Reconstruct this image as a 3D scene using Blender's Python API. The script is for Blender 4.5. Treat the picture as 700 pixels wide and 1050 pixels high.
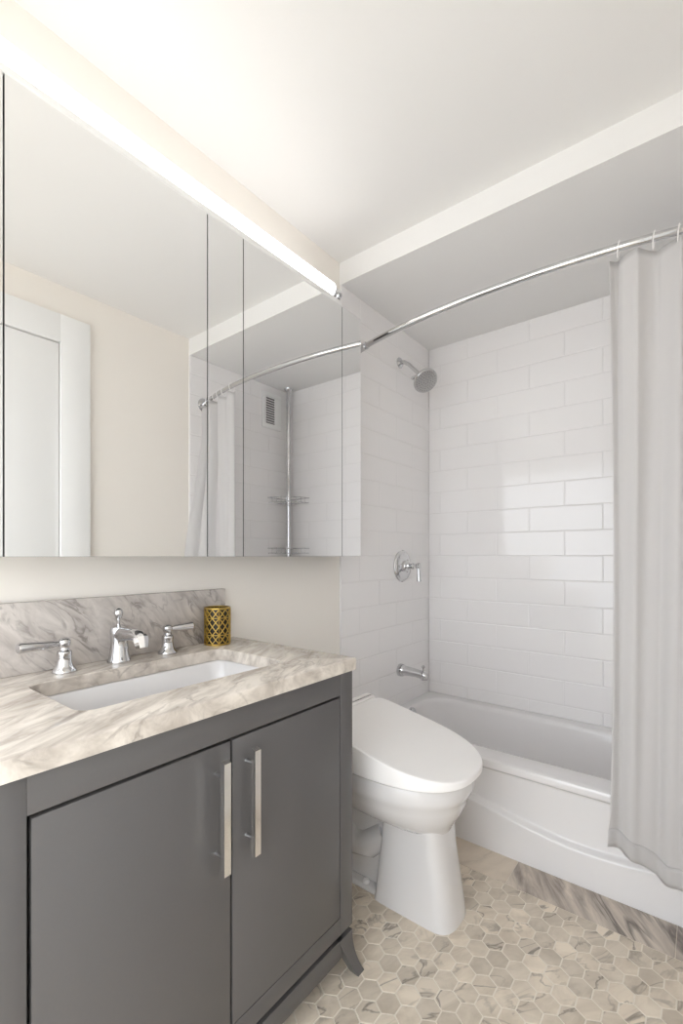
import bpy, bmesh, math, random
from mathutils import Vector, Matrix
random.seed(7)
PI = math.pi
for o in list(bpy.data.objects): bpy.data.objects.remove(o)
SC = bpy.context.scene
COL = SC.collection

# ------------------------------------------------------------------ camera, world, exposure
cam_d = bpy.data.cameras.new('camera'); cam = bpy.data.objects.new('camera', cam_d); COL.objects.link(cam)
cam_d.sensor_fit = 'HORIZONTAL'; cam_d.sensor_width = 36.0
FPX = 470.0
cam_d.lens = 36.0 * FPX / 700.0
cam_d.shift_y = (570.0 - 525.0) / 700.0
cam_d.clip_start = 0.01
cam.location = (0, 0, 1.17)
cam.rotation_euler = (PI / 2, 0, math.atan2(370.0, 470.0))
SC.camera = cam
W = bpy.data.worlds.new('world'); SC.world = W; W.use_nodes = True
W.node_tree.nodes['Background'].inputs[0].default_value = (0.91, 0.955, 1.0, 1)
W.node_tree.nodes['Background'].inputs[1].default_value = 3.3
TUBE_STRENGTH = 2.1
SC.view_settings.view_transform = 'Standard'
SC.view_settings.look = 'None'
SC.view_settings.gamma = 1.0
SC.view_settings.exposure = 0.31
SC.view_settings.use_curve_mapping = False
SC.cycles.max_bounces = 14
SC.cycles.diffuse_bounces = 8
SC.cycles.glossy_bounces = 6

# ------------------------------------------------------------------ materials
def srgb(r, g, b):
    f = lambda c: ((c / 255.0) / 12.92) if c / 255.0 <= 0.04045 else (((c / 255.0) + 0.055) / 1.055) ** 2.4
    return (f(r), f(g), f(b), 1)

def mat(name, col, rough=0.5, metal=0.0, bump=0.0, bscale=60.0, var=0.0, coat=0.0, spec=0.5):
    m = bpy.data.materials.new(name); m.use_nodes = True
    nt = m.node_tree; b = nt.nodes['Principled BSDF']
    b.inputs['Base Color'].default_value = col
    b.inputs['Roughness'].default_value = rough
    b.inputs['Metallic'].default_value = metal
    b.inputs['Specular IOR Level'].default_value = spec
    b.inputs['Coat Weight'].default_value = coat
    b.inputs['Coat Roughness'].default_value = 0.05
    tc = nt.nodes.new('ShaderNodeTexCoord')
    no = nt.nodes.new('ShaderNodeTexNoise'); no.inputs['Scale'].default_value = bscale; no.inputs['Detail'].default_value = 4
    nt.links.new(tc.outputs['Object'], no.inputs['Vector'])
    if bump > 0:
        bp = nt.nodes.new('ShaderNodeBump'); bp.inputs['Strength'].default_value = bump; bp.inputs['Distance'].default_value = 0.002
        nt.links.new(no.outputs['Fac'], bp.inputs['Height']); nt.links.new(bp.outputs['Normal'], b.inputs['Normal'])
    if var > 0:
        mx = nt.nodes.new('ShaderNodeMix'); mx.data_type = 'RGBA'
        mx.inputs['A'].default_value = tuple(c * (1 - var) for c in col[:3]) + (1,)
        mx.inputs['B'].default_value = tuple(min(1, c * (1 + var)) for c in col[:3]) + (1,)
        nt.links.new(no.outputs['Fac'], mx.inputs['Factor']); nt.links.new(mx.outputs['Result'], b.inputs['Base Color'])
    return m

def marble(name, base, mid, dark, scale=6.0, stretch=(1, 1, 1), rot=(0, 0, 0), rough=0.25, vein=0.6, cloud=0.6, attr=False, vw=0.035, tint=0.0):
    m = bpy.data.materials.new(name); m.use_nodes = True
    nt = m.node_tree; L = nt.links; b = nt.nodes['Principled BSDF']
    b.inputs['Roughness'].default_value = rough
    tc = nt.nodes.new('ShaderNodeTexCoord'); vec = tc.outputs['Object']
    if attr:
        at = nt.nodes.new('ShaderNodeAttribute'); at.attribute_name = 'tile_rnd'
        sc = nt.nodes.new('ShaderNodeVectorMath'); sc.operation = 'SCALE'; sc.inputs['Scale'].default_value = 9.0
        L.new(at.outputs['Color'], sc.inputs[0])
        ad = nt.nodes.new('ShaderNodeVectorMath'); ad.operation = 'ADD'
        L.new(vec, ad.inputs[0]); L.new(sc.outputs[0], ad.inputs[1]); vec = ad.outputs[0]
    mp0 = nt.nodes.new('ShaderNodeMapping'); mp0.inputs['Rotation'].default_value = rot
    L.new(vec, mp0.inputs['Vector'])
    mp = nt.nodes.new('ShaderNodeMapping'); mp.inputs['Scale'].default_value = stretch
    L.new(mp0.outputs['Vector'], mp.inputs['Vector'])
    n1 = nt.nodes.new('ShaderNodeTexNoise'); n1.inputs['Scale'].default_value = scale; n1.inputs['Detail'].default_value = 8
    n1.inputs['Roughness'].default_value = 0.62; n1.inputs['Distortion'].default_value = 0.6
    L.new(mp.outputs['Vector'], n1.inputs['Vector'])
    r1 = nt.nodes.new('ShaderNodeValToRGB'); r1.color_ramp.elements[0].position = 0.38; r1.color_ramp.elements[1].position = 0.66
    r1.color_ramp.elements[0].color = (0, 0, 0, 1); r1.color_ramp.elements[1].color = (cloud, cloud, cloud, 1)
    L.new(n1.outputs['Fac'], r1.inputs['Fac'])
    m1 = nt.nodes.new('ShaderNodeMix'); m1.data_type = 'RGBA'; m1.inputs['A'].default_value = base; m1.inputs['B'].default_value = mid
    L.new(r1.outputs['Color'], m1.inputs['Factor'])
    n2 = nt.nodes.new('ShaderNodeTexNoise'); n2.inputs['Scale'].default_value = scale * 0.8; n2.inputs['Detail'].default_value = 6
    n2.inputs['Distortion'].default_value = 1.2
    o2 = nt.nodes.new('ShaderNodeVectorMath'); o2.operation = 'ADD'; o2.inputs[1].default_value = (3.7, 8.1, 1.3)
    L.new(mp.outputs['Vector'], o2.inputs[0]); L.new(o2.outputs[0], n2.inputs['Vector'])
    s = nt.nodes.new('ShaderNodeMath'); s.operation = 'SUBTRACT'; s.inputs[1].default_value = 0.5; L.new(n2.outputs['Fac'], s.inputs[0])
    a = nt.nodes.new('ShaderNodeMath'); a.operation = 'ABSOLUTE'; L.new(s.outputs[0], a.inputs[0])
    r2 = nt.nodes.new('ShaderNodeMapRange'); r2.inputs['From Min'].default_value = 0; r2.inputs['From Max'].default_value = vw
    r2.inputs['To Min'].default_value = vein; r2.inputs['To Max'].default_value = 0
    L.new(a.outputs[0], r2.inputs['Value'])
    n3 = nt.nodes.new('ShaderNodeTexNoise'); n3.inputs['Scale'].default_value = scale * 0.7; L.new(mp.outputs['Vector'], n3.inputs['Vector'])
    r3 = nt.nodes.new('ShaderNodeMapRange'); r3.inputs['From Min'].default_value = 0.42; r3.inputs['From Max'].default_value = 0.62
    L.new(n3.outputs['Fac'], r3.inputs['Value'])
    mu = nt.nodes.new('ShaderNodeMath'); mu.operation = 'MULTIPLY'; L.new(r2.outputs['Result'], mu.inputs[0]); L.new(r3.outputs['Result'], mu.inputs[1])
    m2 = nt.nodes.new('ShaderNodeMix'); m2.data_type = 'RGBA'; m2.inputs['B'].default_value = dark
    L.new(m1.outputs['Result'], m2.inputs['A']); L.new(mu.outputs[0], m2.inputs['Factor'])
    out = m2.outputs['Result']
    if attr and tint > 0:
        sp = nt.nodes.new('ShaderNodeSeparateColor'); L.new(at.outputs['Color'], sp.inputs['Color'])
        mr = nt.nodes.new('ShaderNodeMapRange'); mr.inputs['To Min'].default_value = 1 - tint; mr.inputs['To Max'].default_value = 1 + tint * 0.6
        L.new(sp.outputs['Red'], mr.inputs['Value'])
        hs = nt.nodes.new('ShaderNodeHueSaturation'); L.new(mr.outputs['Result'], hs.inputs['Value']); L.new(out, hs.inputs['Color'])
        out = hs.outputs['Color']
    L.new(out, b.inputs['Base Color'])
    return m

M = {}
M['cream'] = mat('cream_paint', srgb(241, 236, 229), 0.75, bump=0.03, bscale=140)
M['ceil'] = mat('ceiling_paint', srgb(234, 233, 232), 0.8, bump=0.03, bscale=120)
M['tile'] = mat('white_glazed_tile', srgb(241, 239, 239), 0.1, bump=0.05, bscale=9, spec=0.5)
M['grout'] = mat('white_grout', srgb(230, 228, 228), 0.7, bump=0.1, bscale=300)
M['porcelain'] = mat('white_porcelain', srgb(222, 220, 220), 0.1, coat=0.4)
M['enamel'] = mat('white_enamel', srgb(232, 230, 230), 0.12, coat=0.3)
M['plastic'] = mat('white_plastic', srgb(246, 244, 243), 0.28)
M['white'] = mat('white_paint', srgb(240, 240, 239), 0.4)
M['chrome'] = mat('chrome', (0.66, 0.66, 0.67, 1), 0.06, 1.0)
M['bright_chrome'] = mat('bright_chrome', (0.9, 0.9, 0.9, 1), 0.12, 1.0)
M['nickel'] = mat('satin_steel', (0.62, 0.61, 0.6, 1), 0.25, 1.0, bump=0.02, bscale=200)
M['mirror'] = mat('mirror_glass', (0.94, 0.945, 0.945, 1), 0.0, 1.0)
M['mirror_edge'] = mat('mirror_edge', (0.16, 0.16, 0.16, 1), 0.4, 0.3)
M['grey'] = mat('charcoal_lacquer', srgb(91, 89, 89), 0.36, bump=0.01, bscale=200, var=0.03)
M['shadow'] = mat('painted_recess_shade', srgb(20, 20, 20), 0.8)  # near-black colour stands in for shade inside the vanity gaps
M['gold'] = mat('gold_metal', srgb(196, 164, 84), 0.3, 0.85)
M['bronze'] = mat('dark_glass', srgb(30, 24, 10), 0.3, 0.0)
M['rubber'] = mat('nozzle_grey', srgb(120, 120, 120), 0.5)
M['dark'] = mat('dark_hole', srgb(120, 120, 120), 0.7)
M['counter'] = marble('counter_marble', srgb(228, 220, 210), srgb(160, 149, 139), srgb(128, 118, 110), 24.0, (1, 0.2, 0.6), (0.45, 0, -0.48), 0.22, 0.45, 0.75, vw=0.05)
M['splash'] = marble('backsplash_marble', srgb(204, 197, 191), srgb(168, 160, 155), srgb(112, 105, 101), 30.0, (1, 0.36, 1), (0.85, 0, 0), 0.25, 0.65, 0.8, vw=0.05)
M['hex'] = marble('hex_marble', srgb(228, 216, 199), srgb(190, 177, 160), srgb(104, 95, 86), 13.0, (1, 0.45, 1), (0, 0, 0.5), 0.3, 0.75, 0.8, attr=True, vw=0.03, tint=0.16)
M['hexgrout'] = mat('floor_grout', srgb(232, 224, 211), 0.8, bump=0.1, bscale=300)
M['strip'] = marble('strip_marble', srgb(222, 210, 196), srgb(138, 126, 117), srgb(90, 81, 76), 16.0, (1, 0.2, 1), (0, 0, -0.576), 0.3, 0.85, 1.0, vw=0.07)
M['strip2'] = marble('strip_marble_pale', srgb(224, 211, 194), srgb(196, 182, 166), srgb(128, 116, 106), 6.0, (1, 0.4, 1), (0, 0, 0.5), 0.3, 0.5, 0.7)

def fabric():
    m = bpy.data.materials.new('white_curtain_fabric'); m.use_nodes = True
    nt = m.node_tree; L = nt.links; out = nt.nodes['Material Output']; b = nt.nodes['Principled BSDF']
    b.inputs['Base Color'].default_value = srgb(211, 209, 209); b.inputs['Roughness'].default_value = 0.85
    tr = nt.nodes.new('ShaderNodeBsdfTranslucent'); tr.inputs['Color'].default_value = srgb(252, 251, 250)
    mx = nt.nodes.new('ShaderNodeMixShader'); mx.inputs['Fac'].default_value = 0.42
    L.new(b.outputs[0], mx.inputs[1]); L.new(tr.outputs[0], mx.inputs[2]); L.new(mx.outputs[0], out.inputs['Surface'])
    tc = nt.nodes.new('ShaderNodeTexCoord'); wv = nt.nodes.new('ShaderNodeTexNoise'); wv.inputs['Scale'].default_value = 500
    bp = nt.nodes.new('ShaderNodeBump'); bp.inputs['Strength'].default_value = 0.08; bp.inputs['Distance'].default_value = 0.001
    L.new(tc.outputs['Object'], wv.inputs['Vector']); L.new(wv.outputs['Fac'], bp.inputs['Height']); L.new(bp.outputs['Normal'], b.inputs['Normal'])
    return m
M['fabric'] = fabric()

def emit(name, col, strength):
    m = bpy.data.materials.new(name); m.use_nodes = True
    b = m.node_tree.nodes['Principled BSDF']
    b.inputs['Base Color'].default_value = (0.9, 0.9, 0.9, 1)
    b.inputs['Emission Color'].default_value = col; b.inputs['Emission Strength'].default_value = strength
    return m
M['tube'] = emit('lit_tube_diffuser', (1.0, 0.995, 1.0, 1), TUBE_STRENGTH)

# ------------------------------------------------------------------ mesh helpers (all in world coordinates)
class MB:
    def __init__(s): s.bm = bmesh.new()
    def box(s, x0, x1, y0, y1, z0, z1, bev=0.0, seg=2):
        r = bmesh.ops.create_cube(s.bm, size=1.0); vs = r['verts']
        for v in vs: v.co = Vector(((x0 + x1) / 2 + v.co.x * (x1 - x0), (y0 + y1) / 2 + v.co.y * (y1 - y0), (z0 + z1) / 2 + v.co.z * (z1 - z0)))
        if bev > 0:
            es = list({e for v in vs for e in v.link_edges})
            bmesh.ops.bevel(s.bm, geom=es, offset=bev, segments=seg, profile=0.5, affect='EDGES')
        return s
    def loft(s, rings, cap0=True, cap1=True, closed=False):
        R = [[s.bm.verts.new(p) for p in ring] for ring in rings]
        n = len(R[0]); k = len(R)
        for i in range(k if closed else k - 1):
            a, b = R[i], R[(i + 1) % k]
            for j in range(n):
                s.bm.faces.new((a[j], a[(j + 1) % n], b[(j + 1) % n], b[j]))
        if not closed:
            if cap0: s.bm.faces.new(list(reversed(R[0])))
            if cap1: s.bm.faces.new(R[-1])
        return s
    def lathe(s, prof, c, axis=(0, 0, 1), seg=32, cap0=True, cap1=True):
        ax = Vector(axis).normalized()
        u = ax.orthogonal().normalized(); w = ax.cross(u); c = Vector(c)
        s.loft([[c + ax * h + (u * math.cos(2 * PI * j / seg) + w * math.sin(2 * PI * j / seg)) * max(r, 1e-4) for j in range(seg)] for r, h in prof], cap0, cap1)
        return s
    def tube(s, pts, rad, seg=12, closed=False, flat=None):
        P = [Vector(p) for p in pts]; n = len(P); rings = []; prev = None
        for i in range(n):
            if closed: t = P[(i + 1) % n] - P[(i - 1) % n]
            else: t = P[min(i + 1, n - 1)] - P[max(i - 1, 0)]
            t.normalize()
            if prev is None:
                u = t.cross(Vector((0, 0, 1)))
                if u.length < 1e-3: u = t.cross(Vector((0, 1, 0)))
                u.normalize()
            else: u = (prev - t * prev.dot(t)).normalized()
            prev = u; w = t.cross(u)
            r = rad[i] if isinstance(rad, (list, tuple)) else rad
            fl = flat[i] if flat else 1.0
            rings.append([P[i] + (u * math.cos(2 * PI * j / seg) + w * math.sin(2 * PI * j / seg) * fl) * r for j in range(seg)])
        return s.loft(rings, closed=closed)
    def quad(s, *p):
        s.bm.faces.new([s.bm.verts.new(q) for q in p]); return s
    def grid(s, f, nu, nv):
        V = [[s.bm.verts.new(f(i / nu, j / nv)) for j in range(nv + 1)] for i in range(nu + 1)]
        for i in range(nu):
            for j in range(nv):
                s.bm.faces.new((V[i][j], V[i + 1][j], V[i + 1][j + 1], V[i][j + 1]))
        return s
    def build(s, name, m, parent=None, angle=35, label=None, recalc=True):
        org = Vector((0, 0, 0)); p = parent
        while p is not None: org += p.location; p = p.parent
        if recalc: bmesh.ops.recalc_face_normals(s.bm, faces=s.bm.faces)
        for v in s.bm.verts: v.co -= org
        me = bpy.data.meshes.new(name); s.bm.to_mesh(me); s.bm.free()
        me.materials.append(m)
        me.polygons.foreach_set('use_smooth', [True] * len(me.polygons))
        me.set_sharp_from_angle(angle=math.radians(angle))
        o = bpy.data.objects.new(name, me); COL.objects.link(o)
        if parent: o.parent = parent
        if label: o['label'] = label
        return o

def thing(name, label, cat, loc, group=None):
    o = bpy.data.objects.new(name, None); COL.objects.link(o); o.empty_display_size = 0.05
    o.location = loc; o['label'] = label; o['category'] = cat
    if group: o['group'] = group
    return o
def struct(o, label, cat):
    o['kind'] = 'structure'; o['label'] = label; o['category'] = cat; return o

def rrect(x0, x1, y0, y1, r, z, n=8):
    pts = []
    for cx, cy, a0 in ((x1 - r, y1 - r, 0), (x0 + r, y1 - r, PI / 2), (x0 + r, y0 + r, PI), (x1 - r, y0 + r, 1.5 * PI)):
        for k in range(n + 1):
            a = a0 + PI / 2 * k / n
            pts.append((cx + r * math.cos(a), cy + r * math.sin(a), z))
    return pts

# ------------------------------------------------------------------ room shell
XL, XR, YB, YF, ZC = -1.30, 0.185, 2.50, -0.30, 2.505
YT = 1.637        # where tile and soffit begin
ZS = 2.405        # soffit underside
TX = XL + 0.010   # tile face, left
TB = YB - 0.010   # tile face, back
TR = XR - 0.010   # tile face, right

def tile_panel(parent, u0, u1, v0, v1, fmap, uoff, seed):
    rnd = random.Random(seed)
    tw, th, g = 0.3385, 0.125, 0.0022
    mb = MB(); k0 = math.floor((v0 - 1.17) / th)
    k = k0
    while 1.17 + k * th < v1:
        a0, a1 = max(v0, 1.17 + k * th + g / 2), min(v1, 1.17 + (k + 1) * th - g / 2)
        off = uoff + (tw / 2 if k % 2 else 0)
        j = math.floor((u0 - off) / tw)
        while off + j * tw < u1:
            b0, b1 = max(u0, off + j * tw + g / 2), min(u1, off + (j + 1) * tw - g / 2)
            if b1 - b0 > 0.012 and a1 - a0 > 0.012:
                i = 0.004; ds = [rnd.uniform(-0.0004, 0.0004) for _ in range(4)]
                lo = [(b0, a0), (b1, a0), (b1, a1), (b0, a1)]
                i2 = 0.0012
                rings = [[fmap(p[0], p[1], -0.001) for p in lo], [fmap(p[0], p[1], 0.0002) for p in lo]]
                for ins, d in ((i2, 0.0012), (i, 0.0019)):
                    q = [(b0 + ins, a0 + ins), (b1 - ins, a0 + ins), (b1 - ins, a1 - ins), (b0 + ins, a1 - ins)]
                    rings.append([fmap(q[n][0], q[n][1], d + ds[n]) for n in range(4)])
                mb.loft(rings, cap0=False)
            j += 1
        k += 1
    return mb.build('tile_panel', M['tile'], parent, angle=12)

wl = struct(MB().box(XL - 0.1, XL, YF - 0.1, YB + 0.1, 0, ZC).build('wall_left', M['cream']), 'cream painted wall behind the vanity, tiled beside the tub', 'wall')
MB().box(XL, TX - 0.0014, YT, YB, 0, ZS).build('grout_bed', M['grout'], wl)
tile_panel(wl, YT + 0.002, TB - 0.0002, 0.003, ZS, lambda u, v, d: (TX - 0.002 + d, u, v), 1.95, 1)
wb = struct(MB().box(XL - 0.1, XR + 0.1, YB, YB + 0.1, 0, ZC).build('wall_back', M['cream']), 'white subway tiled wall along the back of the bathtub', 'wall')
MB().box(TX, TR, TB + 0.0014, YB, 0, ZS).build('grout_bed', M['grout'], wb)
tile_panel(wb, TX + 0.0002, TR - 0.0002, 0.3575, ZS, lambda u, v, d: (u, TB + 0.002 - d, v), -0.881, 2)
wr = struct(MB().box(XR, XR + 0.1, YF - 0.1, YB + 0.1, 0, ZC).build('wall_right', M['cream']), 'cream wall seen in the mirror, tiled at the tub end', 'wall')
MB().box(TR + 0.0014, XR, YT, YB, 0, ZS).build('grout_bed', M['grout'], wr)
tile_panel(wr, YT + 0.002, TB - 0.0002, 0.003, ZS, lambda u, v, d: (TR + 0.002 - d, u, v), 1.95, 3)
struct(MB().box(XL, XR, YF - 0.1, YF, 2.06, ZC).build('sky_block_header', M['cream']), 'unseen cream header added over the open end to hold back sky light', 'wall')  # added out of view to keep world light off ceiling and upper walls
struct(MB().box(XL - 0.1, XR + 0.1, YF - 0.1, YB + 0.1, ZC, ZC + 0.1).build('ceiling', M['ceil']), 'white painted ceiling over the bathroom', 'ceiling')
struct(MB().box(XL, XR, YT, YB, ZS, ZC).build('trim_2', M['ceil']), 'white dropped soffit above the bathtub', 'soffit')

# floor: one mesh of hexagon tiles over a bed of grout
def make_floor():
    fl = struct(MB().box(XL - 1.6, XR + 1.6, YF - 3.2, YB + 0.1, -0.1, -0.0012).build('floor', M['hexgrout']), 'floor of beige and grey marble hexagon tiles', 'floor')  # bed extended unseen beyond the open end to block world light from below
    bm = bmesh.new(); P = 0.0592; R = (P - 0.0032) / math.sqrt(3); rnd = random.Random(3)
    lay = bm.loops.layers.float_color.new('tile_rnd')
    y1 = 1.645
    dy = P * math.sqrt(3) / 2
    for j in range(-40, 14):
        for i in range(-16, 22):
            cx = -0.734 + P * (i + (0.5 if j % 2 else 0)); cy = 1.069 + dy * j
            if cx < XL - 0.03 or cx > XR + 0.03 or cy < YF - 0.03 or cy > y1 + R * 0.9: continue
            col = (rnd.random(), rnd.random(), rnd.random(), 1)
            def ring(r, z): return [(min(max(cx + r * math.sin(k * PI / 3), XL), XR), min(max(cy + r * math.cos(k * PI / 3), YF), y1), z) for k in range(6)]
            a = [bm.verts.new(p) for p in ring(R, -0.0012)]; b = [bm.verts.new(p) for p in ring(R - 0.0006, -0.0002)]; d = [bm.verts.new(p) for p in ring(R - 0.0018, 0.0)]
            fs = [bm.faces.new(d[::-1])]
            for q, w in ((a, b), (b, d)):
                for k in range(6): fs.append(bm.faces.new((q[k], w[k], w[(k + 1) % 6], q[(k + 1) % 6])))
            for f_ in fs:
                for lp in f_.loops: lp[lay] = col
    bmesh.ops.recalc_face_normals(bm, faces=bm.faces)
    me = bpy.data.meshes.new('hex_tiles'); bm.to_mesh(me); bm.free(); me.materials.append(M['hex'])
    o = bpy.data.objects.new('hex_tiles', me); COL.objects.link(o); o.parent = fl
    return fl
make_floor()
xs = [XL + 0.011, -1.045, -0.553, -0.0625, XR - 0.011]
for n in range(4):
    o = MB().box(xs[n] + 0.001, xs[n + 1] - 0.001, 1.647, 1.796, -0.001, 0.001, 0.0004, 1).build('trim_%d' % (3 + n), M['strip2'] if n in (0, 1) else M['strip'])
    struct(o, ['marble border strip behind the toilet', 'pale beige marble border strip right of the toilet foot', 'dark veined marble border strip below the tub front', 'marble border strip under the shower curtain'][n], 'floor border')

# door seen in the mirror (on the right-hand wall)
y0, y1, zt, st = 0.19, 1.047, 2.35, 0.137
d = MB()
d.box(XR - 0.028, XR - 0.001, y0, y0 + st, 0.004, zt, 0.001).box(XR - 0.028, XR - 0.001, y1 - st, y1, 0.004, zt, 0.001)
d.box(XR - 0.028, XR - 0.001, y0 + st, y1 - st, zt - st, zt, 0.001).box(XR - 0.028, XR - 0.001, y0 + st, y1 - st, 0.004, 0.2, 0.001)
dr = struct(d.build('door_1', M['white']), 'white panelled door reflected in the mirror', 'door')
MB().box(XR - 0.014, XR - 0.002, y0 + st + 0.005, y1 - st - 0.005, 0.205, zt - st - 0.005, 0.001).build('door_panel', M['white'], dr)

# ------------------------------------------------------------------ bathtub
TZ = 0.358; TY = 1.797; X0, X1, Y1 = TX + 0.001, TR - 0.001, TB - 0.001
def smooth(a, b, x):
    t = min(1, max(0, (x - a) / (b - a))); return t * t * (3 - 2 * t)
tub = thing('bathtub', 'white alcove bathtub with a curved apron in front of the tiled wall', 'bathtub', ((X0 + X1) / 2, 2.14, 0))
b = MB(); rings = []
for ins, z in ((0.0, TZ - 0.0145), (0.0, TZ - 0.0135), (0.003, TZ - 0.005), (0.010, TZ - 0.001), (0.02, TZ)):
    rings.append(rrect(X0 + (0 if 1 else ins), X1, TY + ins, Y1, 0.003, z))
fx0, fx1, fy0, fy1 = X0 + 0.045, X1 - 0.085, TY + 0.105, Y1 - 0.055
for ins, z, r in ((0, TZ, 0.14), (0.008, TZ - 0.002, 0.135), (0.016, TZ - 0.010, 0.13), (0.021, TZ - 0.025, 0.125), (0.03, TZ - 0.10, 0.12), (0.045, TZ - 0.20, 0.12), (0.06, 0.10, 0.12), (0.085, 0.065, 0.11), (0.13, 0.05, 0.09)):
    rings.append(rrect(fx0 + ins, fx1 - ins * 1.6, fy0 + ins, fy1 - ins, r, z))
b.loft(rings, cap0=False)
b.build('basin', M['enamel'], tub, angle=40)
ap = MB()
def apron(u, v):
    x = X0 + (X1 - X0) * u; z = (TZ - 0.0145) * v
    zc = 0.119 + 0.085 * (1 - math.exp(-((x + 0.33) / 0.40) ** 2))
    rec = smooth(zc, zc + 0.016, z) * (1 - smooth(0.305, 0.33, z))
    return (x, TY + 0.026 * rec, z)
ap.grid(apron, 90, 100)
ap.build('apron', M['enamel'], tub, angle=60)
ov = MB().lathe([(0.0, 0.010), (0.022, 0.010), (0.028, 0.008), (0.030, 0.002), (0.030, -0.006)], (fx0 + 0.0215, 2.165, 0.327), (0.99, 0, 0.12), 28)
ov.build('overflow_plate', M['chrome'], tub)
MB().lathe([(0.03, 0.0), (0.03, 0.003), (0.02, 0.006), (0.0, 0.007)], (-1.03, 2.16, 0.05), (0, 0, 1), 24).build('drain', M['chrome'], tub)

# ------------------------------------------------------------------ mirror cabinet
ZM0, ZM1, XM = 1.168, 2.183, -1.15
mc = thing('mirror_cabinet', 'long mirrored medicine cabinet on the cream wall above the vanity', 'cabinet', (XL, 0.9, ZM0))
MB().box(XL, XM - 0.020, 0.183, 1.594, ZM0 + 0.001, ZM1 - 0.001, 0.001).build('cabinet_body', M['mirror_edge'], mc)
seams = [0.183, 0.317, 0.820, 0.955, 1.465, 1.595]
for i in range(5):
    a, e = seams[i] + 0.0014, seams[i + 1] - 0.0014
    p = MB()
    wide = i in (1, 3)
    p.box(XM - 0.018, XM - 0.0012, a, e, ZM0, ZM1)
    pd = p.build('mirror_door' if wide else 'mirror_panel', M['mirror_edge'], mc)
    q = MB().box(XM - 0.0012, XM, a + 0.0004, e - 0.0004, ZM0 + 0.0004, ZM1 - 0.0004)
    q.build('mirror_glass', M['mirror'], pd, angle=5)

# ------------------------------------------------------------------ vanity light
vl = thing('vanity_light', 'long lit white tube light on top of the mirror cabinet', 'light fixture', (-1.19, 0.75, ZM1))
LX, LZ = -1.185, 2.245
MB().box(LX - 0.045, LX + 0.038, 0.10, 1.46, ZM1, ZM1 + 0.018, 0.003).build('backplate', M['white'], vl)
MB().lathe([(0.0305, 0.0), (0.031, 0.004), (0.031, 1.366), (0.0305, 1.37)], (LX, 0.06, LZ), (0, 1, 0), 40).build('tube_diffuser', M['tube'], vl, label='glowing white tube')
for y, s in ((1.43, 1), (0.06, -1)):
    cp = MB().lathe([(0.031, 0.0), (0.031, 0.006), (0.022, 0.010), (0.017, 0.012), (0.017, 0.030), (0.022, 0.034), (0.023, 0.05), (0.02, 0.053), (0.0, 0.054)], (LX, y, LZ), (0, s, 0), 32)
    cp.build('end_cap', M['chrome'], vl)
for y in (0.30, 1.30):
    MB().box(LX - 0.012, LX + 0.012, y - 0.012, y + 0.012, ZM1 + 0.016, LZ - 0.03, 0.002).build('bracket', M['chrome'], vl)

# ------------------------------------------------------------------ vanity
VX = -0.775; VY0, VY1 = 0.188, 1.034; VZ0, VZ1 = 0.135, 0.851
va = thing('vanity_cabinet', 'charcoal grey two-door vanity cabinet on flared legs under the marble countertop', 'cabinet', ((VX + XL) / 2, 0.61, 0))
dz0, dz1 = 0.182, 0.789; dy0, dym, dy1 = 0.242, 0.6125, 0.981
b = MB()
b.box(XL + 0.002, VX - 0.022, VY1 - 0.018, VY1, VZ0, VZ1 - 0.001)
b.box(XL + 0.002, VX - 0.022, VY0, VY0 + 0.018, VZ0, VZ1 - 0.001)
b.box(XL + 0.002, XL + 0.012, VY0 + 0.018, VY1 - 0.018, VZ0, VZ1 - 0.001)
b.box(XL + 0.012, VX - 0.03, VY0 + 0.018, VY1 - 0.018, VZ0, VZ0 + 0.018)
b.build('body', M['grey'], va)
MB().box(VX - 0.06, VX - 0.030, VY0 + 0.019, VY1 - 0.019, VZ0 + 0.019, dz1 + 0.02).build('gap_shade_board', M['shadow'], va)  # black sheet added so the gaps around the doors look shaded
f = MB()
f.box(VX - 0.022, VX, dy1, VY1, VZ0, VZ1 - 0.001, 0.0012).box(VX - 0.022, VX, VY0, dy0, VZ0, VZ1 - 0.001, 0.0012)
f.box(VX - 0.022, VX - 0.0003, dy0, dy1, dz1, VZ1 - 0.001, 0.0008).box(VX - 0.022, VX - 0.0003, dy0, dy1, VZ0, dz0, 0.0008)
f.build('face_frame', M['grey'], va)
for (a, e, hy) in ((dy0 + 0.006, dym - 0.003, 0.5745), (dym + 0.003, dy1 - 0.003, 0.6535)):
    dd = MB().box(VX - 0.021, VX - 0.0006, a, e, dz0 + 0.0015, dz1 - 0.0065, 0.0012).build('door', M['grey'], va)
    h = MB(); hz0, hz1 = 0.531, 0.762
    h.loft([[(x, y, hz0 + (0.004 if x > VX + 0.031 else 0)) for x, y in ((VX + 0.024, hy - 0.008), (VX + 0.036, hy - 0.008), (VX + 0.036, hy + 0.008), (VX + 0.024, hy + 0.008))],
            [(x, y, hz1 - (0.004 if x > VX + 0.031 else 0)) for x, y in ((VX + 0.024, hy - 0.008), (VX + 0.036, hy - 0.008), (VX + 0.036, hy + 0.008), (VX + 0.024, hy + 0.008))]])
    hb = h.build('handle', M['bright_chrome'], dd)
    for hz in (hz0 + 0.035, hz1 - 0.035):
        MB().lathe([(0.0055, 0), (0.0045, 0.003), (0.0045, 0.025)], (VX - 0.0006, hy, hz), (1, 0, 0), 16).build('handle_post', M['chrome'], hb)
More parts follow.
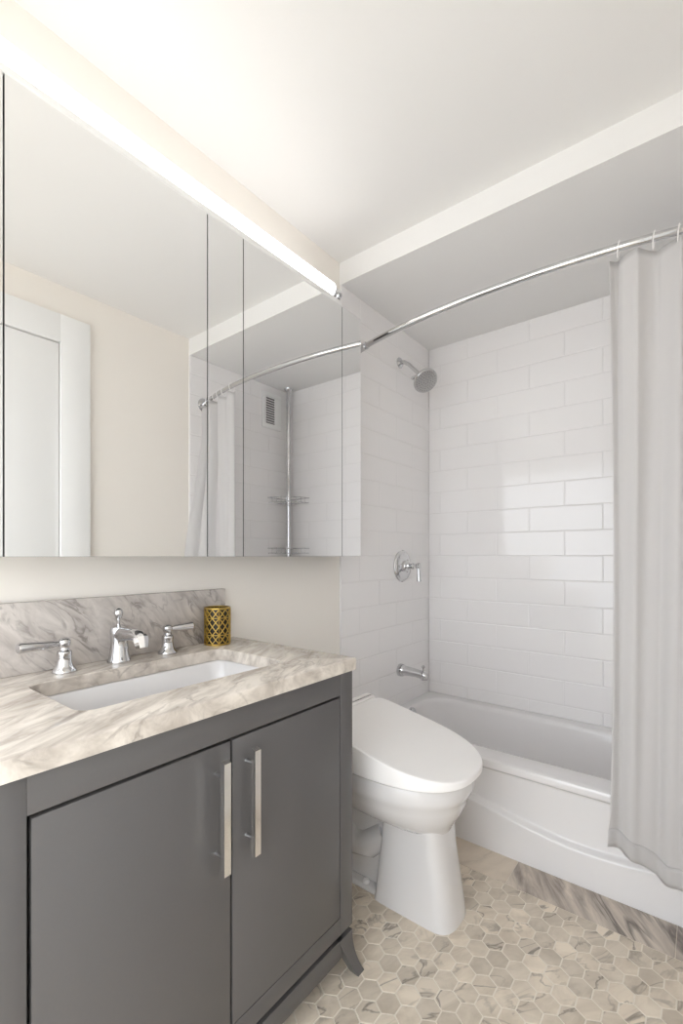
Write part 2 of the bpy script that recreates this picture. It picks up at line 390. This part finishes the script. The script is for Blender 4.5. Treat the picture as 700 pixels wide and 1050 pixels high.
# base rail and sabre legs
rl = MB()
RZ0, RZ1 = 0.067, 0.119
rl.box(VX - 0.022, VX - 0.002, VY0 + 0.04, VY1 - 0.04, RZ0, RZ1, 0.001)
rl.box(XL + 0.03, VX - 0.04, VY1 - 0.022, VY1 - 0.002, RZ0, RZ1, 0.001)
rl.box(XL + 0.03, VX - 0.04, VY0 + 0.002, VY0 + 0.022, RZ0, RZ1, 0.001)
rl.build('base_rail', M['grey'], va)
MB().box(XL + 0.02, VX - 0.030, VY0 + 0.030, VY1 - 0.030, RZ1 - 0.001, VZ0 + 0.001).build('gap_shade_plinth', M['shadow'], va, label='near-black filler painted as the shade in the gap')  # shade between body and base rail put in as black colour
def leg(cx, cy, sx, sy):
    m = MB(); rings = []
    for k in range(11):
        t = k / 10; z = RZ1 * (1 - t)
        off = 0.024 * t ** 2.2
        w = 0.058 - 0.024 * math.sin(min(1, t * 1.25) * PI / 2) - 0.006 * t
        ox, oy = cx + sx * off, cy + sy * off
        ix, iy = ox - sx * w, oy - sy * w
        q = [(ox, oy, z), (ix, oy, z), (ix, iy, z), (ox, iy, z)]
        if sx * sy < 0: q.reverse()
        rings.append(q)
    m.loft(rings)
    return m.build('leg', M['grey'], va, angle=30)
leg(VX, VY1, 1, 1); leg(VX, VY0, 1, -1); leg(XL + 0.05, VY1, 0, 1); leg(XL + 0.05, VY0, 0, -1)

# countertop with the sink opening
CX, CY0, CY1, CZ0, CZ1 = -0.763, 0.172, 1.038, 0.852, 0.885
SX0, SX1, SY0, SY1 = -1.168, -0.888, 0.362, 0.880
ct = thing('vanity_countertop', 'pale veined marble countertop with a rectangular sink opening on the grey vanity', 'countertop', ((CX + XL) / 2, 0.605, CZ0))
N = 10
def orect(i, z): return rrect(XL + 0.001 + i * 0, CX - i, CY0 + i, CY1 - i, 0.004, z, N)
rings = [rrect(SX0, SX1, SY0, SY1, 0.034, CZ0, N), orect(0.0, CZ0), orect(0.0, CZ1 - 0.003), orect(0.001, CZ1 - 0.001), orect(0.003, CZ1), rrect(SX0 - 0.002, SX1 + 0.002, SY0 - 0.002, SY1 + 0.002, 0.035, CZ1, N), rrect(SX0, SX1, SY0, SY1, 0.034, CZ1 - 0.002, N)]
MB().loft(rings, closed=True).build('slab', M['counter'], ct, angle=40)
bs = thing('marble_backsplash', 'grey veined marble backsplash standing behind the faucet', 'backsplash', (XL + 0.011, 0.58, CZ1))
MB().box(XL + 0.001, XL + 0.021, CY0, 0.985, CZ1, 1.058, 0.002).build('slab', M['splash'], bs)
sk = thing('undermount_sink', 'white rectangular sink under the opening in the marble countertop', 'sink', ((SX0 + SX1) / 2, 0.62, 0.72))
rr = []
for ins, z, r in ((-0.02, CZ0 - 0.001, 0.06), (-0.004, CZ0 - 0.001, 0.048), (0.002, CZ0 - 0.006, 0.046), (0.008, CZ0 - 0.05, 0.046), (0.016, CZ0 - 0.10, 0.05), (0.035, CZ0 - 0.125, 0.05), (0.07, CZ0 - 0.135, 0.04), (0.12, CZ0 - 0.14, 0.012)):
    rr.append(rrect(SX0 + ins, SX1 - ins, SY0 + ins, SY1 - ins, r, z, N))
for ins, z, r in ((0.12, CZ0 - 0.15, 0.012), (0.03, CZ0 - 0.137, 0.05), (-0.004, CZ0 - 0.10, 0.05), (-0.02, CZ0 - 0.012, 0.06)):
    rr.append(rrect(SX0 + ins, SX1 - ins, SY0 + ins, SY1 - ins, r, z, N))
MB().loft(rr, closed=True).build('basin', M['porcelain'], sk, angle=50)
MB().lathe([(0.021, 0), (0.021, 0.003), (0.012, 0.004), (0.0, 0.005)], ((SX0 + SX1) / 2, 0.62, CZ0 - 0.140), (0, 0, 1), 24).build('drain', M['chrome'], sk)

# ------------------------------------------------------------------ faucet set
FX = -1.226
def handle_set(y, s, label):
    t = thing('faucet_handle', label, 'faucet handle', (FX, y, CZ1), 'lever handles of the basin faucet')
    MB().lathe([(0.0265, 0), (0.0275, 0.003), (0.0265, 0.007), (0.0225, 0.012), (0.0185, 0.019), (0.0162, 0.028), (0.0156, 0.038), (0.0166, 0.046), (0.0160, 0.052), (0.011, 0.056), (0.0098, 0.062)], (FX, y, CZ1), seg=32).build('valve_body', M['chrome'], t)
    MB().lathe([(0.0098, 0), (0.012, 0.004), (0.0138, 0.010), (0.0136, 0.016), (0.011, 0.021), (0.006, 0.024), (0, 0.025)], (FX, y, CZ1 + 0.061), seg=28).build('cap', M['chrome'], t)
    dirv = Vector((0.10 if s < 0 else 0.06, s, 0.03 if s < 0 else 0.01)).normalized(); ll = 1.25 if s < 0 else 1.0
    c0 = Vector((FX, y, CZ1 + 0.072))
    MB().tube([c0 + dirv * d * ll for d in (0.008, 0.018, 0.022, 0.045, 0.078, 0.081)], [0.0065, 0.0070, 0.0088, 0.0105, 0.0128, 0.0108], 16).build('lever', M['porcelain'] if 0 else M['chrome'], t)
handle_set(0.462, -1, 'chrome lever handle at the left of the basin faucet, pointing left')
handle_set(0.737, 1, 'chrome lever handle at the right of the basin faucet, pointing to the gold cup')
FY = 0.596
fa = thing('basin_faucet', 'chrome basin spout with a lift knob between the two lever handles', 'faucet', (FX, FY, CZ1))
MB().lathe([(0.0285, 0), (0.0295, 0.004), (0.0285, 0.009), (0.0260, 0.014), (0.0235, 0.026), (0.0220, 0.044), (0.0215, 0.062), (0.0225, 0.076), (0.0235, 0.086), (0.0215, 0.095), (0.013, 0.100), (0.0, 0.101)], (FX, FY, CZ1), seg=32).build('faucet_body', M['chrome'], fa)
zt = CZ1 + 0.079
sp = MB().tube([(FX - 0.006, FY, zt - 0.004), (FX + 0.02, FY, zt - 0.001), (FX + 0.06, FY, zt + 0.003), (FX + 0.09, FY, zt + 0.004), (FX + 0.106, FY, zt + 0.001), (FX + 0.115, FY, zt - 0.007)], [0.0195, 0.0190, 0.0160, 0.0155, 0.0160, 0.0150], 20)
spo = sp.build('spout', M['chrome'], fa)
MB().lathe([(0.0150, -0.010), (0.0190, -0.004), (0.0195, 0.004), (0.0165, 0.018), (0.0150, 0.024), (0.0, 0.0245)], (FX + 0.111, FY, zt - 0.004), (0.35, 0, -1), 8).build('spout_tip', M['chrome'], spo, angle=20)
MB().lathe([(0.0045, 0.0), (0.004, 0.014), (0.0065, 0.018), (0.0105, 0.028), (0.0115, 0.036), (0.0095, 0.043), (0.005, 0.047), (0, 0.048)], (FX - 0.004, FY, CZ1 + 0.098), seg=24).build('lift_knob', M['chrome'], fa)

# ------------------------------------------------------------------ gold patterned cup
GX, GY, GR, GH = -1.236, 0.920, 0.041, 0.120
cu = thing('candle_cup', 'gold cup with a pierced star lattice at the right end of the backsplash', 'candle holder', (GX, GY, CZ1))
MB().lathe([(GR - 0.002, 0.001), (GR - 0.002, GH - 0.004), (GR - 0.0045, GH - 0.004), (GR - 0.0045, 0.006), (0, 0.006)], (GX, GY, CZ1), seg=48, cap0=True, cap1=True).build('glass_liner', M['bronze'], cu, label='dark inner glass')
lat = MB()
nc, nr = 6, 2
def cp(a, z, r=GR - 0.0005): return (GX + r * math.cos(a), GY + r * math.sin(a), CZ1 + z)
def strand(a0, z0, a1, z1, rad=0.0017, k=6):
    lat.tube([cp(a0 + (a1 - a0) * i / k, z0 + (z1 - z0) * i / k) for i in range(k + 1)], rad, 6)
da = 2 * PI / nc; dzz = (GH - 0.012) / nr
for i in range(nc):
    for j in range(nr):
        a = i * da; z = 0.006 + j * dzz; am, zm = a + da / 2, z + dzz / 2
        strand(a, zm, am, z + dzz); strand(am, z + dzz, a + da, zm); strand(a + da, zm, am, z); strand(am, z, a, zm)
        strand(a, z, a + da, z + dzz); strand(a, z + dzz, a + da, z)
        strand(am, z, am, z + dzz, 0.0013); strand(a, zm, a + da, zm, 0.0013)
lat.build('lattice', M['gold'], cu, angle=60)
for z in (0.0, GH - 0.006):
    MB().lathe([(GR - 0.0015, 0), (GR + 0.0006, 0.001), (GR + 0.0006, 0.005), (GR - 0.0015, 0.006), (GR - 0.0045, 0.006), (GR - 0.0045, 0)], (GX, GY, CZ1 + z), seg=48, cap0=False, cap1=False).build('rim_band', M['gold'], cu)

# ------------------------------------------------------------------ toilet
QY = 1.374
to = thing('toilet', 'white toilet with a closed bidet seat lid between the vanity and the tub', 'toilet', (-0.9, QY, 0))
def egg(xf, xr, hw, z, xm=None, rear=0.9, n=56, pf=2.25, pr=4.0, zf=None):
    """closed outline: elongated bowl, rounded front, squarer rear"""
    xm = xm if xm is not None else xr + (xf - xr) * 0.48
    pts = []
    for k in range(n):
        a = 2 * PI * k / n; ca, sa = math.cos(a), math.sin(a)
        if ca >= 0:
            x = xm + (xf - xm) * abs(ca) ** (2 / pf); y = hw * math.copysign(abs(sa) ** (2 / pf), sa)
        else:
            t = abs(ca) ** (2 / pr); x = xm - (xm - xr) * t
            y = hw * math.copysign(abs(sa) ** (2 / pr), sa) * (1 - (1 - rear) * t)
        pts.append((x, QY + y, zf(x) if zf else z))
    return pts
bw = MB()
BW = [(-0.640, -0.98, 0.092, 0.285, 1), (-0.634, -1.00, 0.112, 0.300, 1), (-0.618, -1.03, 0.142, 0.325, 0.95), (-0.603, -1.06, 0.164, 0.352, 0.9), (-0.592, -1.09, 0.178, 0.380, 0.9), (-0.585, -1.10, 0.184, 0.402, 0.9), (-0.578, -1.11, 0.190, 0.410, 0.9), (-0.574, -1.12, 0.193, 0.425, 0.9), (-0.574, -1.12, 0.194, 0.460, 0.9), (-0.577, -1.118, 0.191, 0.466, 0.9), (-0.59, -1.11, 0.175, 0.468, 0.9)]
bw.loft([egg(q[0], q[1], q[2], q[3], rear=q[4], pf=2.35) for q in BW])
bw.build('bowl', M['porcelain'], to, angle=50)
pd = MB()
pd.loft([[(x, y + 0.008, z) for x, y, z in r] for r in [egg(-0.604, -0.885, 0.089, 0.0, xm=-0.68, rear=1, pf=2.9, pr=14), egg(-0.606, -0.882, 0.088, 0.02, xm=-0.68, rear=1, pf=2.9, pr=14), egg(-0.625, -0.868, 0.085, 0.14, xm=-0.69, rear=1, pf=2.9, pr=14), egg(-0.640, -0.855, 0.086, 0.22, xm=-0.70, rear=1, pf=2.9, pr=14), egg(-0.645, -0.85, 0.088, 0.285, xm=-0.70, rear=1, pf=2.8, pr=14), egg(-0.645, -0.85, 0.094, 0.31, xm=-0.70, rear=1, pf=2.8, pr=14)]])
pd.build('pedestal', M['porcelain'], to, angle=45)
bp = MB(); bp.box(-1.25, -0.86, QY - 0.066, QY + 0.11, 0.0, 0.022, 0.006, 3)
bp.build('foot_plate', M['porcelain'], to)
tw = MB()
for s in (-1, 1):
    P_ = [(-0.86, QY + s * 0.018, 0.21), (-0.93, QY + s * 0.022, 0.15), (-0.985, QY + s * 0.024, 0.14), (-1.04, QY + s * 0.022, 0.18), (-1.08, QY + s * 0.02, 0.22), (-1.13, QY + s * 0.02, 0.20), (-1.17, QY + s * 0.02, 0.10), (-1.18, QY + s * 0.02, 0.015)]
    tw.tube(P_, [0.045, 0.05, 0.052, 0.05, 0.046, 0.046, 0.046, 0.05], 20)
tw.box(-1.24, -0.86, QY - 0.04, QY + 0.04, 0.02, 0.30, 0.012, 3)
tw.build('trapway', M['porcelain'], to, angle=50)
dk = MB(); dk.loft([[(x, QY + y, z) for x, y in ((-1.275, -hw), (-1.0, -hw), (-1.0, hw), (-1.275, hw))] for z, hw in ((0.255, 0.075), (0.30, 0.10), (0.33, 0.115), (0.45, 0.115))])
dk.build('rear_deck', M['porcelain'], to, angle=20)
MB().lathe([(0.012, 0), (0.012, 0.004), (0.009, 0.010), (0.0, 0.012)], (-0.93, QY - 0.052, 0.022), seg=20).build('bolt_cap', M['plastic'], to)
Z0, K = 0.506, 0.205
topz = lambda x: Z0 + K * (-0.6 - x) - 0.00
st = MB(); st.loft([egg(-0.584, -1.105, 0.190, 0.4675, pf=2.4), egg(-0.580, -1.105, 0.194, 0.470, pf=2.4), egg(-0.580, -1.105, 0.194, 0.479, pf=2.4)])
st.build('seat', M['plastic'], to, angle=50)
ld = MB(); XH = -1.043
def lidring(ins, f):
    return egg(-0.551 - ins, XH, 0.204 - ins, 0, xm=-0.82, rear=0.985, pr=10, pf=2.5, zf=f)
ld.loft([lidring(0.010, lambda x: 0.4765), lidring(0.003, lambda x: 0.475), lidring(0.0, lambda x: 0.478), lidring(0.0, lambda x: topz(x) - 0.005), lidring(0.0008, lambda x: topz(x) - 0.0022), lidring(0.0025, lambda x: topz(x) - 0.0006), lidring(0.006, lambda x: topz(x)), lidring(0.012, lambda x: topz(x) + 0.0001), lidring(0.06, lambda x: topz(x) + 0.0004)])
ld.build('lid', M['plastic'], to, angle=40)
hs = MB()
def hring(ins, top, z=0):
    pts = []
    for (x, y, zz) in rrect(-1.092 + ins, XH - 0.005, QY - 0.192 + ins, QY + 0.192 - ins, 0.022, 0, 6): pts.append((x, y, (topz(x) + z) if top else z))
    return pts
hs.loft([hring(0, False, 0.4795), hring(0, True, -0.006), hring(0.002, True, -0.002), hring(0.006, True, 0.0)])
hs.build('hinge_housing', M['plastic'], to, angle=40)

# ------------------------------------------------------------------ shower rod and curtain
RZ = 2.132
def rod_y(x):
    t = (x - (XL + XR) / 2) / ((XR - XL) / 2)
    return 1.635 + 0.110 * abs(t) ** 2.2
sr = thing('shower_rod', 'curved chrome curtain rod across the tub alcove', 'curtain rod', ((XL + XR) / 2, rod_y(-0.55), RZ))
xs_ = [TX + 0.04 + (TR - TX - 0.08) * i / 60 for i in range(61)]
MB().tube([(x, rod_y(x), RZ) for x in xs_], 0.0125, 20).build('rod', M['chrome'], sr)
for s, xw in ((1, TX), (-1, TR)):
    yw = rod_y(xw + s * 0.03)
    fl = MB().lathe([(0.042, 0.0), (0.042, 0.004), (0.036, 0.008), (0.016, 0.012), (0.014, 0.02)], (xw, yw + 0.004, RZ - 0.012), (s, 0, 0), 32)
    fo = fl.build('flange', M['chrome'], sr)
    MB().tube([(xw + s * 0.010, yw + 0.004, RZ - 0.008), (xw + s * 0.03, yw, RZ - 0.001), (xw + s * 0.075, rod_y(xw + s * 0.075), RZ)], [0.017, 0.016, 0.0155], 20).build('socket', M['chrome'], fo)
    MB().tube([(xw + s * 0.071, rod_y(xw + s * 0.071), RZ), (xw + s * 0.081, rod_y(xw + s * 0.081), RZ)], 0.0175, 20).build('collar', M['chrome'], fo)

sc = thing('shower_curtain', 'white fabric shower curtain gathered at the right end of the rod', 'shower curtain', (-0.03, 1.66, 0.2))
CXL, CXR = -0.231, 0.166
ringx = [-0.205, -0.115, -0.055, 0.0, 0.055, 0.11]
def curtain(u, v):
    # u along the cloth, v from top (0) to hem (1)
    ph = u * 2 * PI * 3.6
    x = CXL + (CXR - CXL) * u + 0.004 * math.sin(ph * 2 + 1.0) * (0.4 + 0.6 * (1 - v)) * smooth(0, 0.12, u)
    amp = (0.004 + 0.006 * (1 - v) + (0.008 + 0.008 * (1 - v)) * smooth(0.4, 0.7, u)) * smooth(0.0, 0.10, u) + 0.004
    y = rod_y(min(x, XR - 0.03)) + amp * math.sin(ph + 0.9 + 0.5 * v) + 0.003 * math.sin(ph * 2.3 + v * 4) + 0.012
    y += -0.14 * smooth(0.05, 0.55, v) * smooth(0.40, 1.0, u)
    y += 0.012 * v
    y -= 0.022 * math.exp(-(u / 0.035) ** 2) * 0.6
    top = 2.108 + 0.006 * math.cos(ph * 1.0 + 2.4) - 0.006 * math.exp(-(u / 0.10) ** 2)
    hem = 0.160 + 0.085 * math.exp(-(u / 0.30) ** 2) + 0.005 * math.sin(ph * 1.3 + 0.5)
    x += 0.010 * math.exp(-(u / 0.05) ** 2) * math.sin(v * PI) - 0.006 * math.exp(-(u / 0.05) ** 2) * smooth(0.93, 1, v)
    return (min(x, TR - 0.006), y, top + (hem - top) * v)
cl = MB(); cl.grid(curtain, 150, 80)
# the free edge is turned back once
def turn(u, v):
    a = curtain(0.0, v); b_ = curtain(0.085, v)
    k = u
    return (a[0] + (b_[0] - a[0]) * k + 0.000, a[1] + 0.004 + 0.016 * math.sin(k * PI / 2), a[2] - 0.003 * k)
co = cl.build('cloth', M['fabric'], sc, angle=80)
md = co.modifiers.new('thickness', 'SOLIDIFY'); md.thickness = 0.0014; md.offset = 0
tn = MB(); tn.grid(turn, 8, 60)
hm = tn.build('folded_edge', M['fabric'], sc, angle=80)
md = hm.modifiers.new('thickness', 'SOLIDIFY'); md.thickness = 0.0014; md.offset = 0
hemb = MB()
def hemf(u, v):
    p = curtain(u, 0.968 + 0.032 * v); return (p[0], p[1] - 0.0022, p[2])
hemb.grid(hemf, 150, 4)
ho = hemb.build('hem', M['fabric'], sc, angle=80); md = ho.modifiers.new('thickness', 'SOLIDIFY'); md.thickness = 0.0012; md.offset = 0
for x in ringx:
    y = rod_y(x)
    rg = MB().tube([(x + 0.003 * math.sin(a), y + 0.019 * math.cos(a), RZ - 0.008 + 0.026 * math.sin(a)) for a in [2 * PI * k / 24 for k in range(24)]], 0.0016, 8, closed=True)
    rg.build('curtain_ring', M['chrome'] if 0 else M['plastic'], sc)

# ------------------------------------------------------------------ shower head, valve, tub spout on the left tiled wall
SYc = 2.145
sh = thing('wall_shower', 'chrome shower head on a bent arm high on the tiled wall', 'shower', (TX, SYc, 2.215))
MB().lathe([(0.028, 0), (0.028, 0.004), (0.022, 0.012), (0.013, 0.016)], (TX, SYc, 2.215), (1, 0, 0), 28).build('flange', M['chrome'], sh)
MB().tube([(TX + 0.005, SYc, 2.215), (TX + 0.03, SYc, 2.212), (TX + 0.058, SYc, 2.193), (TX + 0.130, SYc, 2.116)], 0.0105, 16).build('arm', M['chrome'], sh)
hd = Vector((0.60, -0.38, -0.70)).normalized()
hc = Vector((TX + 0.127, SYc, 2.119))
MB().lathe([(0.014, -0.006), (0.0165, 0.004), (0.0165, 0.018), (0.013, 0.024)], hc, (0.7, 0, -0.7), 20).build('swivel_ball', M['chrome'], sh)
MB().tube([hc + Vector((-0.006, 0, 0.004)), hc + Vector((-0.016, -0.022, -0.014)), hc + Vector((-0.024, -0.040, -0.024)), hc + Vector((-0.025, -0.043, -0.026))], [0.009, 0.008, 0.0085, 0.006], 12).build('diverter_knob', M['chrome'], sh)
h0 = hc + Vector((0.010, 0, -0.010))
hb = MB().lathe([(0.014, 0.0), (0.018, 0.008), (0.026, 0.022), (0.049, 0.036), (0.062, 0.044), (0.065, 0.050), (0.063, 0.056), (0.060, 0.0575)], h0, hd, 40)
hbo = hb.build('spray_head', M['chrome'], sh)
fc = MB().lathe([(0.0605, 0.0570), (0.058, 0.0595), (0.03, 0.0600), (0.0, 0.0602)], h0, hd, 40, cap0=False)
fco = fc.build('spray_face', M['nickel'], hbo)
nz = MB(); u_ = hd.orthogonal().normalized(); w_ = hd.cross(u_)
for rr_, n_ in ((0.012, 6), (0.026, 12), (0.038, 18), (0.050, 24)):
    for k in range(n_):
        a = 2 * PI * k / n_ + rr_ * 40
        nz.lathe([(0.0019, 0), (0.0015, 0.003)], h0 + hd * 0.0592 + (u_ * math.cos(a) + w_ * math.sin(a)) * rr_, hd, 8)
nz.build('nozzles', M['rubber'], hbo)

VYc, VZc = 2.172, 1.115
sv = thing('shower_valve', 'round chrome shower valve with a lever below the shower head', 'shower valve', (TX, VYc, VZc))
MB().lathe([(0.086, 0), (0.087, 0.004), (0.083, 0.009), (0.076, 0.011), (0.072, 0.016), (0.066, 0.018), (0.045, 0.022), (0.034, 0.028), (0.030, 0.036), (0.022, 0.040)], (TX, VYc, VZc), (1, 0, 0), 48).build('escutcheon', M['chrome'], sv)
MB().lathe([(0.022, 0.038), (0.017, 0.044), (0.014, 0.060), (0.018, 0.066), (0.018, 0.072), (0.012, 0.078), (0.012, 0.090), (0.017, 0.095), (0.019, 0.104), (0.016, 0.112), (0.008, 0.116), (0, 0.117)], (TX, VYc, VZc), (1, 0, 0), 28).build('stem', M['chrome'], sv)
MB().tube([(TX + 0.104, VYc - 0.004, VZc - 0.012), (TX + 0.105, VYc - 0.004, VZc - 0.022), (TX + 0.106, VYc - 0.004, VZc - 0.05), (TX + 0.107, VYc - 0.004, VZc - 0.079), (TX + 0.107, VYc - 0.004, VZc - 0.082)], [0.008, 0.008, 0.0095, 0.0115, 0.009], 16).build('lever', M['chrome'], sv)

PYc, PZc = 2.150, 0.552
ts = thing('tub_spout', 'chrome tub spout low on the tiled wall above the bathtub', 'tub spout', (TX, PYc, PZc))
MB().lathe([(0.034, 0), (0.034, 0.008), (0.032, 0.02), (0.027, 0.03), (0.024, 0.034)], (TX, PYc, PZc), (1, 0, 0), 32).build('flange', M['chrome'], ts)
MB().tube([(TX + 0.03, PYc, PZc), (TX + 0.06, PYc, PZc), (TX + 0.10, PYc, PZc - 0.002), (TX + 0.135, PYc, PZc - 0.006), (TX + 0.155, PYc, PZc - 0.010), (TX + 0.163, PYc, PZc - 0.012)], [0.026, 0.024, 0.0215, 0.0215, 0.021, 0.015], 24).build('spout', M['chrome'], ts)
MB().lathe([(0.018, 0.0), (0.0205, 0.006), (0.0205, 0.022), (0.017, 0.026), (0, 0.026)], (TX + 0.146, PYc, PZc - 0.004), (0.1, 0, -1), 24).build('outlet', M['chrome'], ts)
MB().lathe([(0.004, 0), (0.004, 0.018), (0.008, 0.021), (0.009, 0.029), (0.006, 0.034), (0, 0.035)], (TX + 0.142, PYc, PZc + 0.010), (0, 0, 1), 16).build('diverter_knob', M['chrome'], ts)

# ------------------------------------------------------------------ corner caddy (seen in the mirror) and wall vent
KX, KY = TR - 0.065, TB - 0.062
kd = thing('shower_caddy', 'chrome tension pole caddy with wire shelves in the tub corner', 'shower caddy', (KX, KY, TZ))
MB().tube([(KX, KY, TZ + 0.01), (KX, KY, ZS - 0.01)], 0.0165, 20).build('pole', M['chrome'], kd)
MB().lathe([(0.024, 0), (0.024, 0.006), (0.014, 0.02)], (KX, KY, TZ), seg=24).build('foot_pad', M['chrome'], kd)
MB().lathe([(0.014, 0), (0.030, 0.016), (0.032, 0.024)], (KX, KY, ZS - 0.024), seg=24).build('ceiling_pad', M['chrome'], kd)
def shelf(z):
    m = MB()
    def arc(r, zz, rad):
        pts = [(KX + 0.035 - 0.0, KY + 0.035 - 0.0, zz)]
        n = 24
        P = []
        for i in range(n + 1):
            a = PI + PI / 2 * i / n
            P.append((KX + 0.045 + r * math.cos(a), KY + 0.045 + r * math.sin(a), zz))
        P += [(KX + 0.045, KY + 0.045, zz)]
        m.tube(P, rad, 8, closed=True)
    arc(0.21, z + 0.035, 0.0030); arc(0.205, z, 0.0025)
    for i in range(1, 9):
        a = PI + PI / 2 * i / 9
        e = (KX + 0.045 + 0.205 * math.cos(a), KY + 0.045 + 0.205 * math.sin(a), z)
        m.tube([(KX + 0.045 + 0.02 * math.cos(a), KY + 0.045 + 0.02 * math.sin(a), z), e, (e[0], e[1], z + 0.035)], 0.0016, 6)
    w = m.build('wire_shelf', M['chrome'], kd)
    MB().lathe([(0.0165, 0), (0.022, 0.002), (0.022, 0.040), (0.0165, 0.042)], (KX, KY, z - 0.004), seg=20).build('clamp_collar', M['chrome'], w)
for z in (1.555, 1.19, 0.85): shelf(z)

vt = thing('wall_vent', 'white louvred exhaust vent high on the tiled end wall in the mirror', 'vent', (TR, 2.315, 2.22))
vy0, vy1, vz0, vz1 = 2.222, 2.405, 2.095, 2.355
fr = MB(); xv = TR
fr.box(xv - 0.010, xv, vy0, vy1, vz1 - 0.03, vz1, 0.002).box(xv - 0.010, xv, vy0, vy1, vz0, vz0 + 0.035, 0.002).box(xv - 0.010, xv, vy0, vy0 + 0.035, vz0 + 0.035, vz1 - 0.03, 0.002).box(xv - 0.010, xv, vy1 - 0.06, vy1, vz0 + 0.035, vz1 - 0.03, 0.002)
fr.build('vent_frame', M['white'], vt)
MB().box(xv - 0.0015, xv - 0.0005, vy0 + 0.034, vy1 - 0.059, vz0 + 0.034, vz1 - 0.029).build('vent_backing', M['dark'], vt)
for k in range(11):
    z = vz0 + 0.043 + k * 0.0178
    MB().loft([[(xv - 0.009, y, z), (xv - 0.0075, y, z + 0.001), (xv - 0.0018, y, z + 0.010), (xv - 0.003, y, z + 0.010)] for y in (vy0 + 0.033, vy1 - 0.058)]).build('louvre', M['white'], vt)
